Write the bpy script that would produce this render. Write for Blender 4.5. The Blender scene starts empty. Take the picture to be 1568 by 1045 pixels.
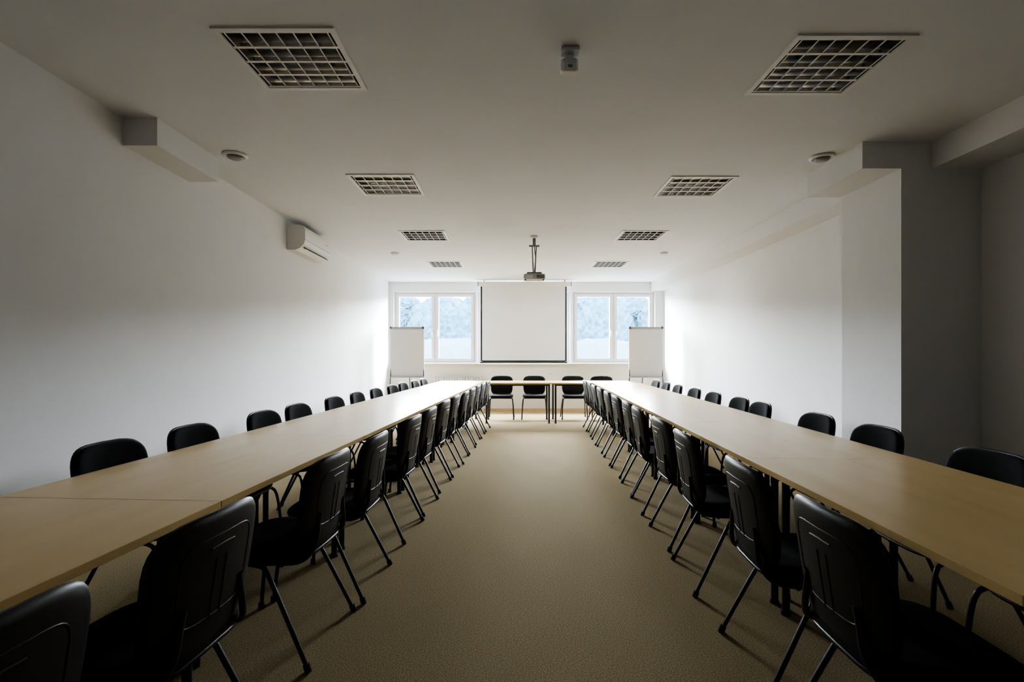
import bpy, math, random
from mathutils import Vector, Matrix
random.seed(4)
scene=bpy.context.scene
scene.view_settings.view_transform='AgX'
scene.view_settings.look='AgX - Medium High Contrast'
H=2.88; YF=11.75; YB=-1.3

# ---------------------------------------------------------------- materials
def mat(name,col,rough=0.6,metal=0.0,spec=0.5,noise=None,bump=None,coat=0):
    m=bpy.data.materials.new(name); m.use_nodes=True
    nt=m.node_tree; b=nt.nodes['Principled BSDF']
    b.inputs['Base Color'].default_value=(*col,1); b.inputs['Roughness'].default_value=rough
    b.inputs['Metallic'].default_value=metal; b.inputs['Specular IOR Level'].default_value=spec
    b.inputs['Coat Weight'].default_value=coat
    tc=nt.nodes.new('ShaderNodeTexCoord')
    if noise:
        sc,col2,stretch,lo,hi=noise
        mp=nt.nodes.new('ShaderNodeMapping'); mp.inputs['Scale'].default_value=stretch
        nt.links.new(tc.outputs['Object'],mp.inputs['Vector'])
        n=nt.nodes.new('ShaderNodeTexNoise'); n.inputs['Scale'].default_value=sc; n.inputs['Detail'].default_value=5
        nt.links.new(mp.outputs['Vector'],n.inputs['Vector'])
        r=nt.nodes.new('ShaderNodeValToRGB')
        r.color_ramp.elements[0].position=lo; r.color_ramp.elements[1].position=hi
        r.color_ramp.elements[0].color=(*col,1); r.color_ramp.elements[1].color=(*col2,1)
        nt.links.new(n.outputs['Fac'],r.inputs['Fac']); nt.links.new(r.outputs['Color'],b.inputs['Base Color'])
    if bump:
        sc,st,dist=bump
        n2=nt.nodes.new('ShaderNodeTexNoise'); n2.inputs['Scale'].default_value=sc; n2.inputs['Detail'].default_value=3
        nt.links.new(tc.outputs['Object'],n2.inputs['Vector'])
        bp=nt.nodes.new('ShaderNodeBump'); bp.inputs['Strength'].default_value=st; bp.inputs['Distance'].default_value=dist
        nt.links.new(n2.outputs['Fac'],bp.inputs['Height']); nt.links.new(bp.outputs['Normal'],b.inputs['Normal'])
    return m
M_wall=mat('wall_paint',(0.80,0.80,0.812),0.75,noise=(3,(0.775,0.775,0.787),(1,1,1),.3,.7),bump=(60,.08,.002))
M_back=mat('back_wall_darkened',(0.33,0.33,0.34),0.8,noise=(3,(0.30,0.30,0.31),(1,1,1),.3,.7))  # unseen wall, darkened so less light bounces into the near end
M_ceil=mat('ceiling_paint',(0.775,0.795,0.835),0.85,noise=(2,(0.745,0.765,0.805),(1,1,1),.3,.7))
M_carpet=mat('carpet',(0.155,0.116,0.056),0.95,spec=.15,noise=(170,(0.42,0.335,0.192),(1,1,1),.34,.68),bump=(220,.5,.004))
M_wood=mat('beech_laminate',(0.72,0.515,0.23),0.25,spec=.5,noise=(9,(0.78,0.58,0.28),(1,.12,1),.3,.7))
M_woodedge=mat('beech_edge',(0.42,0.27,0.12),0.5,noise=(30,(0.5,0.34,0.17),(1,.2,1),.3,.7))
M_plastic=mat('black_plastic',(0.009,0.009,0.010),0.42,spec=.33,bump=(300,.1,.001))
M_fabric=mat('black_fabric',(0.007,0.007,0.008),0.95,spec=.12,noise=(200,(0.014,0.014,0.015),(1,1,1),.3,.7),bump=(400,.3,.001))
M_tube=mat('black_steel',(0.010,0.010,0.011),0.35,spec=.4)
M_leg=mat('table_leg_steel',(0.03,0.03,0.033),0.4,metal=.3)
M_white=mat('white_plastic',(0.78,0.78,0.77),0.4)
M_pvc=mat('white_pvc',(0.82,0.81,0.80),0.4)
M_alu=mat('louvre_aluminium',(0.85,0.85,0.85),0.5,metal=.1)
M_fin=mat('louvre_face',(0.80,0.80,0.81),0.15,metal=1)
M_dark=mat('fixture_inside',(0.38,0.37,0.36),0.2,metal=1)
M_grey=mat('grey_plastic',(0.22,0.22,0.23),0.45)
M_lgrey=mat('light_grey_plastic',(0.5,0.5,0.5),0.45)
M_cream=mat('cream_paint',(0.80,0.76,0.66),0.7)
M_tubeL=mat('fluorescent_tube',(0.8,0.8,0.8),0.3)
M_black=mat('screen_border',(0.01,0.01,0.012),0.6)
def translucent(name,col,f):
    m=bpy.data.materials.new(name); m.use_nodes=True; nt=m.node_tree
    b=nt.nodes['Principled BSDF']; b.inputs['Base Color'].default_value=(*col,1); b.inputs['Roughness'].default_value=.7
    t=nt.nodes.new('ShaderNodeBsdfTranslucent'); t.inputs['Color'].default_value=(*col,1)
    mx=nt.nodes.new('ShaderNodeMixShader'); mx.inputs[0].default_value=f
    nt.links.new(b.outputs[0],mx.inputs[1]); nt.links.new(t.outputs[0],mx.inputs[2])
    nt.links.new(mx.outputs[0],nt.nodes['Material Output'].inputs['Surface']); return m
M_screen=translucent('screen_fabric',(0.85,0.85,0.86),.09)
M_paper=translucent('flipchart_paper',(0.82,0.83,0.84),.12)
def glassmat(name,tint,g_=.05):
    m=bpy.data.materials.new(name); m.use_nodes=True; nt=m.node_tree; nt.nodes.remove(nt.nodes['Principled BSDF'])
    t=nt.nodes.new('ShaderNodeBsdfTransparent'); t.inputs['Color'].default_value=(*tint,1)
    g=nt.nodes.new('ShaderNodeBsdfGlossy'); g.inputs['Roughness'].default_value=.02
    mx=nt.nodes.new('ShaderNodeMixShader'); mx.inputs[0].default_value=g_
    nt.links.new(t.outputs[0],mx.inputs[1]); nt.links.new(g.outputs[0],mx.inputs[2])
    nt.links.new(mx.outputs[0],nt.nodes['Material Output'].inputs['Surface']); return m
M_glass=glassmat('window_glass',(.94,.975,1))
M_tint=glassmat('fill_window_glass',(.026,.026,.027))  # tint limits the fill from the added opening behind the camera

# ---------------------------------------------------------------- mesh builder
class MB:
    def __init__(s): s.v=[];s.f=[];s.m=[];s.sm=[];s.mats=[]
    def mi(s,m):
        if m not in s.mats: s.mats.append(m)
        return s.mats.index(m)
    def add(s,vs,fs,m,smooth=False,T=None):
        o=len(s.v); k=s.mi(m)
        for p in vs:
            p=Vector(p)
            s.v.append(T@p if T else p)
        for f in fs: s.f.append([i+o for i in f]); s.m.append(k); s.sm.append(smooth)
    def box(s,x0,x1,y0,y1,z0,z1,m,T=None):
        vs=[(x,y,z) for z in (z0,z1) for y in (y0,y1) for x in (x0,x1)]
        s.add(vs,[(0,2,3,1),(4,5,7,6),(0,1,5,4),(2,6,7,3),(0,4,6,2),(1,3,7,5)],m,False,T)
    def cbox(s,x0,x1,y0,y1,z0,z1,c,m,T=None):
        def ring(i,z):
            a,b,e,d=x0+i,x1-i,y0+i,y1-i; q=c
            return [(a+q,e,z),(b-q,e,z),(b,e+q,z),(b,d-q,z),(b-q,d,z),(a+q,d,z),(a,d-q,z),(a,e+q,z)]
        k=c*.6
        vs=ring(k,z0)+ring(0,z0+k)+ring(0,z1-k)+ring(k,z1)
        fs=[tuple(range(7,-1,-1)),tuple(range(24,32))]
        for r in range(3):
            for i in range(8):
                j=(i+1)%8; fs.append((r*8+i,r*8+j,(r+1)*8+j,(r+1)*8+i))
        s.add(vs,fs,m,False,T)
    def prism(s,poly,z0,z1,m,T=None):
        n=len(poly); vs=[(x,y,z0) for x,y in poly]+[(x,y,z1) for x,y in poly]
        fs=[tuple(range(n-1,-1,-1)),tuple(range(n,2*n))]+[(i,(i+1)%n,n+(i+1)%n,n+i) for i in range(n)]
        s.add(vs,fs,m,False,T)
    def tube(s,pts,r,m,n=10,chaik=0,T=None,ry=None):
        pts=[Vector(p) for p in pts]
        for _ in range(chaik):
            q=[pts[0]]
            for a,b in zip(pts[:-1],pts[1:]): q+= [a*.75+b*.25,a*.25+b*.75]
            q.append(pts[-1]); pts=q
        vs=[];fs=[];up=None
        for i,p in enumerate(pts):
            t=(pts[min(i+1,len(pts)-1)]-pts[max(i-1,0)]).normalized()
            if up is None:
                up=Vector((1,0,0)) if abs(t.x)<.8 else Vector((0,0,1))
            up=(up-t*up.dot(t)).normalized(); sd=t.cross(up)
            rr=r[i] if isinstance(r,list) else r
            for k in range(n):
                a=2*math.pi*k/n; vs.append(p+up*math.cos(a)*rr+sd*math.sin(a)*(ry or rr))
        L=len(pts)
        for i in range(L-1):
            for k in range(n):
                k2=(k+1)%n; fs.append((i*n+k,i*n+k2,(i+1)*n+k2,(i+1)*n+k))
        s.add(vs,fs,m,True,T); s.add(vs[:n],[tuple(range(n-1,-1,-1))],m,False,T); s.add(vs[-n:],[tuple(range(n))],m,False,T)
    def rings(s,rings,m,T=None,caps=True,smooth=True):
        n=len(rings[0]); vs=[p for r in rings for p in r]; fs=[]
        for i in range(len(rings)-1):
            for k in range(n):
                k2=(k+1)%n; fs.append((i*n+k,i*n+k2,(i+1)*n+k2,(i+1)*n+k))
        if caps: fs+= [tuple(range(n-1,-1,-1)),tuple(range((len(rings)-1)*n,len(rings)*n))]
        s.add(vs,fs,m,smooth,T)
    def obj(s,name,loc=(0,0,0),rz=0,coll=True):
        me=bpy.data.meshes.new(name); me.from_pydata([tuple(p) for p in s.v],[],s.f)
        for m in s.mats: me.materials.append(m)
        me.polygons.foreach_set('material_index',s.m); me.polygons.foreach_set('use_smooth',s.sm)
        me.validate(); me.update()
        import bmesh
        bm=bmesh.new(); bm.from_mesh(me); bmesh.ops.recalc_face_normals(bm,faces=bm.faces); bm.to_mesh(me); bm.free()
        o=bpy.data.objects.new(name,me); scene.collection.objects.link(o)
        o.location=loc; o.rotation_euler=(0,0,rz); return o
def inst(o,loc,rz):
    n=bpy.data.objects.new(o.name.split('.')[0],o.data); scene.collection.objects.link(n)
    n.location=loc; n.rotation_euler=(0,0,rz); return n

# ---------------------------------------------------------------- room shell
def WL(y): return -2.60-.012*y
def WR(y): return 3.25+.011*y
m=MB(); m.box(-3.2,4.2,YB-.2,YF+.3,-.1,0,M_carpet); m.obj('floor')
LW=-1.18; RW=1.74; hs=.29
LY=[2.9,5.02,7.17,9.44]; RY=[2.96,5.07,7.17,9.44]
m=MB()
def cstrip(x0,x1,ys):
    y=YB-.2
    for c in ys:
        m.box(x0,x1,y,c-hs,H,H+.15,M_ceil); y=c+hs
    m.box(x0,x1,y,YF+.3,H,H+.15,M_ceil)
cstrip(-3.2,LW-hs,[]); cstrip(LW-hs,LW+hs,LY); cstrip(LW+hs,RW-hs,[]); cstrip(RW-hs,RW+hs,RY); cstrip(RW+hs,4.2,[])
m.obj('ceiling')
m=MB(); m.prism([(-3.2,YB),(WL(YB),YB),(WL(YF),YF),(-3.2,YF)],0,H,M_wall); m.obj('wall_left')
m=MB(); m.prism([(WR(4.7),4.7),(4.1,4.7),(4.1,YF),(WR(YF),YF)],0,H,M_wall)
m.box(3.55,4.1,YB,4.7,0,H,M_wall); m.obj('wall_right')
m=MB()
bx0,bx1,bz0,bz1=-2.0,.2,1.95,2.65
m.box(-3.2,bx0,YB-.2,YB,0,H,M_back); m.box(bx1,4.1,YB-.2,YB,0,H,M_back)
m.box(bx0,bx1,YB-.2,YB,0,bz0,M_back); m.box(bx0,bx1,YB-.2,YB,bz1,H,M_back); m.obj('wall_back')
m=MB(); m.box(2.943,3.55,4.0,4.72,0,H,M_wall); m.obj('column')
m=MB(); m.box(2.65,2.943,4.0,4.74,2.677,H,M_wall); m.obj('trim_1')
m=MB(); m.box(3.175,3.55,YB,4.0,2.677,H,M_wall); m.obj('trim_2')
m=MB(); m.prism([(2.97+.01*4.72,4.72),(WR(4.72)+.02,4.72),(WR(YF)+.02,YF),(2.97+.01*YF,YF)],2.677,H,M_wall); m.obj('trim_3')
m=MB(); m.box(WL(4)-.04,-2.41,3.593,4.35,2.69,H,M_wall); m.obj('trim_4')
# far wall with openings
wz0,wz1=1.08,2.66
wins=[(-2.625,-.81),(-.77,1.29),(1.35,3.177)]
m=MB()
m.box(-3.2,4.1,YF,YF+.3,0,.92,M_cream); m.box(-3.2,4.1,YF,YF+.3,.92,wz0-.03,M_cream)
m.box(-3.2,4.1,YF,YF+.3,wz1,H,M_wall)
xs=[-3.2]+[q for w in wins for q in w]+[4.1]
for i in range(0,len(xs),2): m.box(xs[i],xs[i+1],YF,YF+.3,wz0-.03,wz1,M_wall)
m.obj('wall_far')
m=MB(); m.cbox(-2.66,3.2,YF-.12,YF+.12,wz0-.03,wz0,.008,M_pvc); m.obj('window_sill')
def portal(c,y,z,sx,sz,rx):
    L=bpy.data.lights.new('daylight_portal','AREA'); L.shape='RECTANGLE'; L.size=sx; L.size_y=sz; L.cycles.is_portal=True
    lo=bpy.data.objects.new('daylight_portal',L); scene.collection.objects.link(lo)
    lo.location=(c,y,z); lo.rotation_euler=(math.radians(rx),0,0)
def frame(x0,x1,z0,z1,w,ya,yb):
    m.box(x0,x0+w,ya,yb,z0,z1,M_pvc); m.box(x1-w,x1,ya,yb,z0,z1,M_pvc)
    m.box(x0+w,x1-w,ya,yb,z0,z0+w,M_pvc); m.box(x0+w,x1-w,ya,yb,z1-w,z1,M_pvc)
for i,(a,b) in enumerate(wins):
    m=MB(); y0,y1=YF+.1,YF+.17
    fr=.055
    frame(a,b,wz0,wz1,fr,y0,y1); c=(a+b)/2
    m.box(c-.03,c+.03,y0,y1,wz0+fr,wz1-fr,M_pvc)
    for s0,s1 in ((a+fr-.01,c-.02),(c+.02,b-fr+.01)):
        frame(s0,s1,wz0+fr-.01,wz1-fr+.01,.06,y0-.025,y1-.02)
        m.box(s0+.06,s1-.06,y0+.02,y0+.03,wz0+fr+.05,wz1-fr-.05,M_glass)
    for hx in (c-.055,c+.055):
        m.box(hx-.012,hx+.012,y0-.045,y0-.025,1.75,1.82,M_pvc); m.tube([(hx,y0-.045,1.79),(hx,y0-.06,1.79),(hx,y0-.06,1.67)],.009,M_pvc)
    m.obj('window_%d'%(i+1))
    portal(c,YF+.28,(wz0+wz1)/2,b-a,wz1-wz0,-90)
# tinted opening added behind the camera for a little fill light
m=MB(); bc=(bx0+bx1)/2; frame(bx0,bx1,bz0,bz1,.05,YB-.14,YB-.08); m.box(bc-.03,bc+.03,YB-.14,YB-.08,bz0+.05,bz1-.05,M_pvc)
m.box(bx0+.05,bc-.03,YB-.115,YB-.105,bz0+.05,bz1-.05,M_tint); m.box(bc+.03,bx1-.05,YB-.115,YB-.105,bz0+.05,bz1-.05,M_tint); m.obj('window_4')
portal(bc,YB-.18,(bz0+bz1)/2,bx1-bx0,bz1-bz0,90)
# baseboards
m=MB(); m.box(WL(YF),WR(YF),YF-.015,YF,0,.07,M_woodedge); m.obj('baseboard_far')
m=MB(); m.prism([(WL(YB),YB),(WL(YB)+.015,YB),(WL(YF)+.015,YF-.015),(WL(YF),YF-.015)],0,.07,M_woodedge); m.obj('baseboard_left')
m=MB(); m.prism([(WR(4.72)-.015,4.72),(WR(4.72),4.72),(WR(YF),YF-.015),(WR(YF)-.015,YF-.015)],0,.07,M_woodedge)
m.obj('baseboard_right')

# ---------------------------------------------------------------- ceiling lights
m=MB(); w=.30
m.box(-.285,.285,-.285,.285,.125,.135,M_dark)
for s in (-1,1):
    a,b=sorted((s*.275,s*.285)); m.box(a,b,-.285,.285,0,.125,M_dark); m.box(-.275,.275,a,b,0,.125,M_dark)
    a,b=sorted((s*.276,s*.305)); m.box(a,b,-.305,.305,-.010,0,M_white); m.box(-.276,.276,a,b,-.010,0,M_white)
for y in (-.2,-.068,.068,.2): m.tube([(-.27,y,.095),(.27,y,.095)],.013,M_tubeL)
for y in (-.27,-.135,0,.135,.27):   # parabolic long reflectors
    m.add([(x,y+dy,z) for x in (-.274,.274) for dy,z in ((-.009,-.003),(.009,-.003),(.004,.02),(.012,.06),(-.012,.06),(-.004,.02))],
          [(5,4,3,2,1,0),(6,7,8,9,10,11),(1,2,8,7),(2,3,9,8),(3,4,10,9),(4,5,11,10),(5,0,6,11)],M_fin)
    m.box(-.274,.274,y-.009,y+.009,-.005,-.003,M_alu)
for i in range(7):
    x=-.258+i*.516/6
    m.box(x-.002,x+.002,-.27,.27,.000,.045,M_fin); m.box(x-.003,x+.003,-.27,.27,-.004,.000,M_alu)
fx=None
for X,Ys in ((LW,LY),(RW,RY)):
    for y in Ys:
        if fx is None: fx=m.obj('ceiling_light',(X,y,H))
        else: inst(fx,(X,y,H),0)

# ---------------------------------------------------------------- small ceiling things
def circ(r,z,n=28,cx=0,cy=0): return [(cx+r*math.cos(2*math.pi*k/n),cy+r*math.sin(2*math.pi*k/n),z) for k in range(n)]
m=MB(); m.rings([circ(.095,0),circ(.095,-.012),circ(.085,-.02),circ(.07,-.02),circ(.066,-.008)],M_white)
m.rings([circ(.06,-.006),circ(.058,-.028),circ(.045,-.036),circ(.0005,-.036)],M_grey)
sd=m.obj('ceiling_speaker',(-2.23,4.26,H)); inst(sd,(2.52,4.3,H),0)
m=MB(); m.rings([circ(.065,0),circ(.065,-.015),circ(.05,-.035),circ(.025,-.045),circ(.0005,-.045)],M_white)
sd=m.obj('smoke_detector',(-1.85,8.36,H)); inst(sd,(2.40,8.36,H),0)
m=MB(); m.cbox(-.047,.047,-.05,.03,-.02,0,.006,M_lgrey); m.box(-.02,.02,.0,.05,-.04,-.02,M_white)
m.cbox(-.045,.045,0,.06,-.105,-.035,.010,M_white); m.cbox(-.040,.040,-.022,.012,-.118,-.068,.008,M_white); m.box(-.012,.012,-.0235,-.022,-.100,-.085,M_grey)
m.obj('motion_sensor',(.306,2.8,H))

# projector on ceiling mount
m=MB()
m.cbox(-.05,.05,-.05,.05,-.03,0,.01,M_white)
m.tube([(0,0,-.03),(0,0,-.13)],.022,M_grey)
m.box(-.07,.07,-.02,.02,-.145,-.125,M_grey)
m.tube([(-.028,0,-.13),(-.012,0,-.50)],.009,M_grey); m.tube([(.028,0,-.13),(.012,0,-.50)],.009,M_grey)
m.tube([(.0,0,-.13),(.02,0.02,-.3),(0,0,-.50)],.005,M_black)
m.box(-.1,.1,-.08,.08,-.512,-.50,M_grey)
for a in (-.1,.1):
    for b in (-.08,.08): m.tube([(a*.95,b*.95,-.505),(a*.95,b*.95,-.53)],.006,M_grey)
m.cbox(-.145,.145,-.12,.12,-.60,-.525,.02,M_lgrey)
T=Matrix.Translation((-.07,.12,-.563))@Matrix.Rotation(-math.pi/2,4,'X')
m.rings([circ(.03,0),circ(.03,.02),circ(.024,.02),circ(.02,.01),circ(.0005,.014)],M_black,T)
for i in range(6): m.box(.03+i*.018,.04+i*.018,-.122,-.12,-.59,-.54,M_black)
m.box(-.12,-.02,-.122,-.12,-.585,-.545,M_white)
for a in (-.12,.12): m.tube([(a,-.09,-.60),(a,-.09,-.615)],.01,M_black)
m.obj('ceiling_projector',(.302,7.2,H))

# projection screen
ys=11.45
m=MB(); m.cbox(-.73,1.27,ys-.05,ys+.05,2.74,2.84,.012,M_pvc)
for x in (-.6,1.14): m.box(x-.015,x+.015,ys-.02,ys+.02,2.84,H,M_pvc)
for x in (-.745,1.27): m.cbox(x,x+.015,ys-.055,ys+.055,2.735,2.845,.004,M_grey)
x0,x1=-.68,1.185; bw=.035
m.box(x0+bw,x1-bw,ys-.002,ys+.002,1.14,2.70,M_screen)
m.box(x0,x0+bw,ys-.003,ys+.003,1.12,2.74,M_black); m.box(x1-bw,x1,ys-.003,ys+.003,1.12,2.74,M_black)
m.box(x0+bw,x1-bw,ys-.003,ys+.003,1.11,1.14,M_black)
m.box(x0+bw,x1-bw,ys-.003,ys+.003,2.70,2.74,M_screen); m.tube([(x0-.01,ys,1.098),(x1+.01,ys,1.098)],.018,M_black)
m.obj('projection_screen')

# air conditioner (profile extruded along Y)
m=MB()
prof=[(0,0),(0,.30),(.14,.30),(.19,.285),(.215,.24),(.215,.12),(.20,.07),(.15,.02),(.10,0)]
L=.9; n=len(prof)
vs=[(x,0,z) for x,z in prof]+[(x,L,z) for x,z in prof]
m.add(vs,[tuple(range(n)),tuple(range(2*n-1,n-1,-1))]+[(i,i+n,(i+1)%n+n,(i+1)%n) for i in range(n)],M_white)
m.box(.215,.2175,.02,L-.02,.118,.122,M_grey)
T=Matrix.Translation((.175,0,.043))@Matrix.Rotation(math.radians(40),4,'Y')
m.box(-.035,.035,.06,L-.06,-.004,.004,M_black,T); m.box(-.03,.03,.07,L-.07,-.012,-.005,M_white,T)
m.box(.19,.2165,.7,.8,.2,.206,M_grey)
for i in range(8): m.box(.01,.14,.05,L-.05,.30+.0,.302,M_white) if i==0 else m.box(.02+i*.014,.024+i*.014,.06,L-.06,.302,.304,M_grey)
m.obj('air_conditioner',(WL(6.28)+.004,6.28,2.515),math.radians(.7))

# ---------------------------------------------------------------- chairs
def sup(a,n): 
    c,s=math.cos(a),math.sin(a)
    return (math.copysign(abs(c)**(2/n),c),math.copysign(abs(s)**(2/n),s))
m=MB(); N=36
def seat_ring(sc,z,droop=.018):
    r=[]
    for k in range(N):
        a,b=sup(2*math.pi*k/N,4.2)
        y=.0+b*.215*sc
        r.append((a*(.235-.012*(b<0)*abs(b))*sc,y,z-droop*max(0,b*sc)**3))
    return r
m.rings([seat_ring(.90,.418),seat_ring(.97,.424),seat_ring(.99,.438)],M_plastic)
m.rings([seat_ring(.97,.437),seat_ring(1.0,.447),seat_ring(.99,.462),seat_ring(.93,.472),seat_ring(.7,.474),seat_ring(.3,.468),seat_ring(.02,.467)],M_fabric)
zc,hh=.641,.194
def back_pt(a,b,sc,off):
    X=a*(.226+.010*b)*sc; z=zc+b*hh*sc
    u=X/.23; v=(z-.45)/.37
    y=-.205-.055*v+.035*u*u+off
    return (X,y,z)
def back_ring(sc,off,n=4.0): return [back_pt(*sup(2*math.pi*k/N,n),sc,off) for k in range(N)]
m.rings([back_ring(q,-.012) for q in (.01,.15,.3,.45,.6,.75)]+[back_ring(.88,-.010),back_ring(.96,-.006),back_ring(1.0,.002),back_ring(1.0,.010),back_ring(.95,.012),back_ring(.9,.008)],M_plastic,caps=False)
m.rings([back_ring(.95,.008),back_ring(.97,.014),back_ring(.96,.026),back_ring(.90,.034)]+[back_ring(q,.035) for q in (.75,.6,.45,.3,.15,.01)],M_fabric,caps=False)
def rib(pts,r=.0035):
    m.tube([back_pt(x/.226,(z-zc)/hh,1,-.0112) for x,z in pts],r,M_plastic,8)
rr=[(.150*sup(2*math.pi*k/32,5)[0],zc+.012+.115*sup(2*math.pi*k/32,5)[1]) for k in range(33)]
rib(rr,.003)
for x in (-.022,.022): rib([(x,.53),(x,.62),(x,.70)],.003)
rib([(-.05,.735),(0,.738),(.05,.735)],.0045)
for s in (-1,1):
    x=s*.222
    m.tube([(s*.245,.235,.006),(s*.238,.215,.20),(s*.228,.20,.36),(s*.215,.17,.405),(s*.205,.05,.408),(s*.20,-.10,.408),(s*.195,-.19,.415),(s*.15,-.225,.47),(s*.13,-.225,.56),(s*.12,-.228,.60)],.0115,M_tube,10,2,ry=.009)
    m.tube([(s*.25,-.235,.006),(s*.235,-.13,.22),(s*.222,-.055,.37),(s*.215,-.03,.40),(s*.205,.04,.405)],.0115,M_tube,10,2,ry=.009)
    m.tube([(s*.246,.236,0),(s*.245,.235,.03)],.0145,M_plastic,10); m.tube([(s*.251,-.236,0),(s*.249,-.225,.03)],.0145,M_plastic,10)
for y in (.12,-.10): m.tube([(-.205,y,.405),(.205,y,.405)],.010,M_tube,8)
chair=None
def put_chair(x,y,rz):
    global chair
    rz+=math.radians(random.uniform(-2,2))
    if chair is None: chair=m.obj('conference_chair',(x,y,0),rz)
    else: inst(chair,(x,y,0),rz)
aL=math.atan(.058); aR=math.atan(.045)
def li(y): return -1.14+.058*y
def ri(y): return 1.05+.045*y
TW=.85
rnd=lambda a=.012: random.uniform(-a,a)
for y in (.90,1.52,2.38,2.95,3.8,4.4,5.1,5.7,6.35,6.95,7.65,8.2,8.9):  put_chair(li(y)-.02+rnd(),y,math.pi/2-aL)
for y in (1.52,2.15,3.0,3.65,4.4,4.95,5.65,6.25,7.0,7.6,8.35,8.95): put_chair(ri(y)+.025+rnd(),y,-math.pi/2-aR)
for y in (2.63,3.25,4.05,4.65,5.45,6.15,6.85,7.55,8.2,8.9,9.6): put_chair(li(y)-TW+.05+rnd(),y,-math.pi/2-aL)
for y in (1.75,2.4,3.22,3.9,4.85,5.4,6.15,6.9,7.7,8.4,9.1): put_chair(ri(y)+TW-.05+rnd(),y,math.pi/2-aR)
for x in (-.21,.445,1.23,1.81): put_chair(x,10.52,math.pi)

# ---------------------------------------------------------------- tables
def table(cx,cy,L,W,rz,inx=.17):
    t=MB(); a,b=L/2-.0003,W/2
    t.cbox(-b,b,-a,a,.725,.75,.0012,M_wood)
    for s in (-1,1):
        t.box(s*(b-inx-.01)-.012,s*(b-inx-.01)+.012,-a+.08,a-.08,.69,.725,M_leg)
        t.box(-b+inx,b-inx,s*(a-.07)-.012,s*(a-.07)+.012,.69,.725,M_leg)
        for q in (-1,1):
            t.tube([(s*(b-inx),q*(a-.06),.012),(s*(b-inx),q*(a-.06),.725)],.018,M_leg,12)
            t.tube([(s*(b-inx),q*(a-.06),0),(s*(b-inx),q*(a-.06),.014)],.023,M_plastic,12)
    t.obj('conference_table',(cx,cy,0),rz)
def arm(ys,f,a,side):
    for y0,y1 in zip(ys[:-1],ys[1:]):
        c=(y0+y1)/2; table(f(c)+side*TW/2,c,y1-y0,TW,-a)
arm([.4,1.9,3.4,4.9,6.29,7.68,9.07,10.45],li,aL,-1)
arm([1.12,2.63,4.03,5.43,6.83,8.23,9.62],ri,aR,1)
x0=li(10.0)+.03
table((x0+.742)/2,10.05,.742-x0,.8,math.pi/2,.08); table((.742+2.26)/2,10.05,2.26-.742,.8,math.pi/2,.08)

# ---------------------------------------------------------------- flipcharts
m=MB()
m.cbox(-.345,.345,-.012,.012,.81,1.83,.006,M_white)
m.box(-.33,.33,-.016,-.012,.83,1.775,M_paper)
m.cbox(-.35,.35,-.032,-.01,1.785,1.825,.006,M_grey)
for s in (-1,1):
    m.cbox(s*.325-.02,s*.325+.02,-.04,.0,1.79,1.835,.006,M_black)
    m.tube([(s*.33,.0,1.0),(s*.36,-.10,.012)],.012,M_leg); m.tube([(s*.36,-.10,0),(s*.36,-.10,.03)],.016,M_plastic)
m.tube([(0,.015,1.75),(0,.55,.012)],.012,M_leg); m.tube([(0,.55,0),(0,.55,.03)],.016,M_plastic)
m.cbox(-.34,.34,-.07,-.012,.80,.815,.004,M_grey)
fc=m.obj('flipchart',(-2.13,10.75,0),math.radians(2)); inst(fc,(2.72,10.75,0),math.radians(-2))

# radiator
m=MB(); nx=18; Y0=YF-.004
for i in range(nx):
    x=-1.70+i*1.0/(nx-1); m.cbox(x-.022,x+.022,Y0-.10,Y0-.075,.16,.76,.008,M_white)
m.box(-1.72,-.68,Y0-.075,Y0-.05,.14,.775,M_white); m.box(-1.72,-.68,Y0-.105,Y0-.045,.775,.785,M_white)
for x in (-1.5,-.9): m.box(x-.02,x+.02,Y0-.05,Y0,.3,.34,M_white); m.box(x-.02,x+.02,Y0-.05,Y0,.6,.64,M_white)
m.tube([(-.68,Y0-.06,.2),(-.64,Y0-.06,.2),(-.64,Y0-.06,0.0)],.01,M_white); m.obj('radiator')
m=MB(); m.cbox(-.04,.04,-.012,0,-.04,.04,.006,M_white)
T=Matrix.Translation((0,-.012,0))@Matrix.Rotation(math.pi/2,4,'X'); m.rings([circ(.03,0),circ(.028,.006),circ(.02,.001),circ(.0005,.001)],M_white,T)
m.obj('wall_socket',(.855,YF,.88))

# ---------------------------------------------------------------- outdoors
M_leaf=mat('foliage',(0.0060,0.0155,0.0240),1.0,spec=.0,noise=(4.5,(0.0110,0.0225,0.0310),(1,1,1),.35,.7))  # pale blue of lens flare is put into the leaf colour
M_hedge=mat('hedge_leaves',(0.0125,0.0205,0.0275),1.0,spec=.0,noise=(3,(0.0155,0.0240,0.0310),(1,1,1),.35,.7))
M_ground=mat('outdoor_ground',(0.55,0.58,0.60),0.9,noise=(.3,(0.66,0.69,0.70),(1,1,1),.3,.7))
M_bark=mat('bark',(0.007,0.009,0.011),0.9,spec=0)
m=MB(); m.box(-60,60,YF+1,90,-1.6,-1.5,M_ground); m.obj('outdoor_ground')
import bmesh
def blob(t,cx,cy,cz,rx,rz_,amp,sub=4):
    bm=bmesh.new(); bmesh.ops.create_icosphere(bm,subdivisions=sub,radius=1)
    vs=[]
    for v in bm.verts:
        k=1+random.uniform(-amp,amp); vs.append((v.co.x*k*rx+cx,v.co.y*k*rx+cy,v.co.z*k*rz_+cz))
    t.add(vs,[[v.index for v in f.verts] for f in bm.faces],M_leaf); bm.free()
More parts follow.
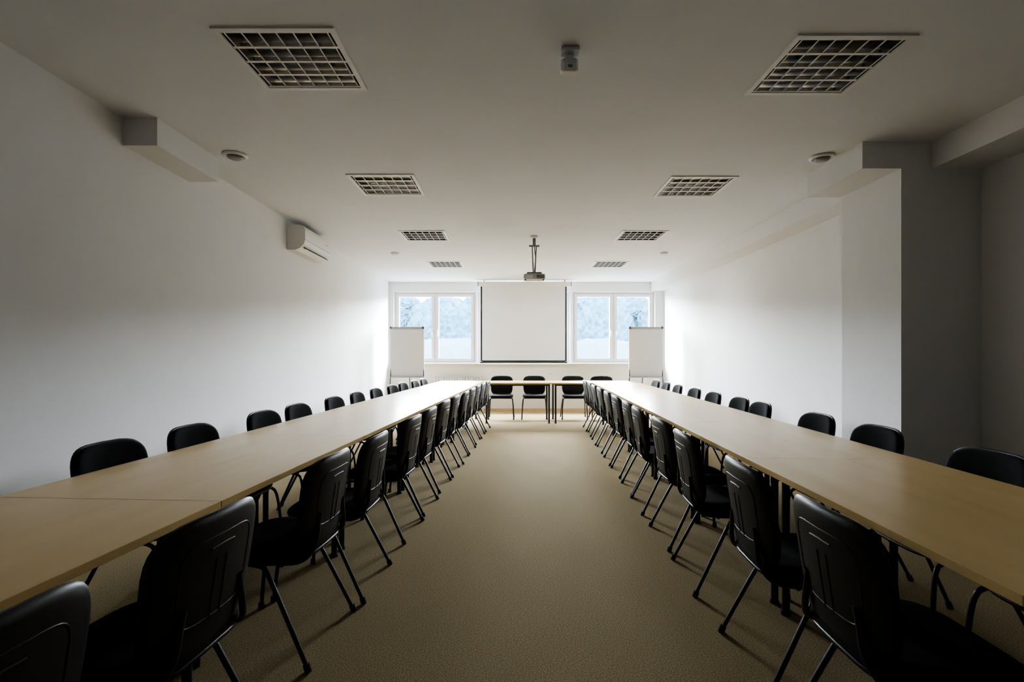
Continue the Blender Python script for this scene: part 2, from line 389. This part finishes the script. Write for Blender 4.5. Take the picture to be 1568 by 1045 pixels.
def tree(x,y,s):
    t=MB(); t.tube([(0,0,0),(.1,0,1.5*s),(0,.1,3*s)],[.22*s,.16*s,.1*s],M_bark,8)
    blob(t,0,0,3.0*s,1.9*s,2.4*s,.05,5)
    for i in range(22):
        a=random.uniform(0,6.283); h=random.uniform(-.85,.85); q=math.sqrt(1-h*h)
        blob(t,1.6*s*q*math.cos(a),1.6*s*q*math.sin(a),3.0*s+2.0*s*h,random.uniform(.4,.75)*s,random.uniform(.4,.7)*s,.09)
    return t.obj('tree',(x,y,-1.5))
protos=[tree(-13,31,1.15),tree(-8.5,32,1.2),tree(-4,31,1.15)]
for x in range(-27,34,3):
    p=random.choice(protos); o=inst(p,(x+rnd(.5)+1.5,35+rnd(1.0),-1.5),random.uniform(0,6)); k=random.uniform(1.02,1.12); o.scale=(k,k,k)
for x in (0.5,5,9.5,14): 
    p=random.choice(protos); inst(p,(x,31.5+rnd(.6),-1.5),random.uniform(0,6))
# clipped hedge in front of the trees
m=MB(); nx=120; vs=[];fs=[]
prof=[(-.5,0),(-.55,.8),(-.5,1.8),(-.5,2.7),(-.42,3.15),(-.2,3.35),(.2,3.35),(.42,3.15),(.5,2.7),(.5,0)]
for i in range(nx+1):
    for y,z in prof: vs.append((-24+i*.45+rnd(.08),y+rnd(.09),z+(rnd(.10) if z>0 else 0)))
for i in range(nx):
    for j in range(len(prof)-1):
        a=i*len(prof)+j; fs.append((a,a+1,a+1+len(prof),a+len(prof)))
m.add(vs,fs,M_hedge,True); m.obj('hedge',(0,22,-1.5))

# world
w=bpy.data.worlds.new('sky'); scene.world=w; w.use_nodes=True
bg=w.node_tree.nodes['Background']; bg.inputs['Color'].default_value=(.985,.985,1,1); bg.inputs['Strength'].default_value=240

# camera
cd=bpy.data.cameras.new('camera'); cam=bpy.data.objects.new('camera',cd); scene.collection.objects.link(cam)
cam.location=(0,0,1.27); cam.rotation_euler=(math.radians(90),0,0)
cd.sensor_width=36; cd.lens=36*810/1568; cd.shift_y=20.5/1568; cd.clip_start=.02; cd.clip_end=300
scene.camera=cam
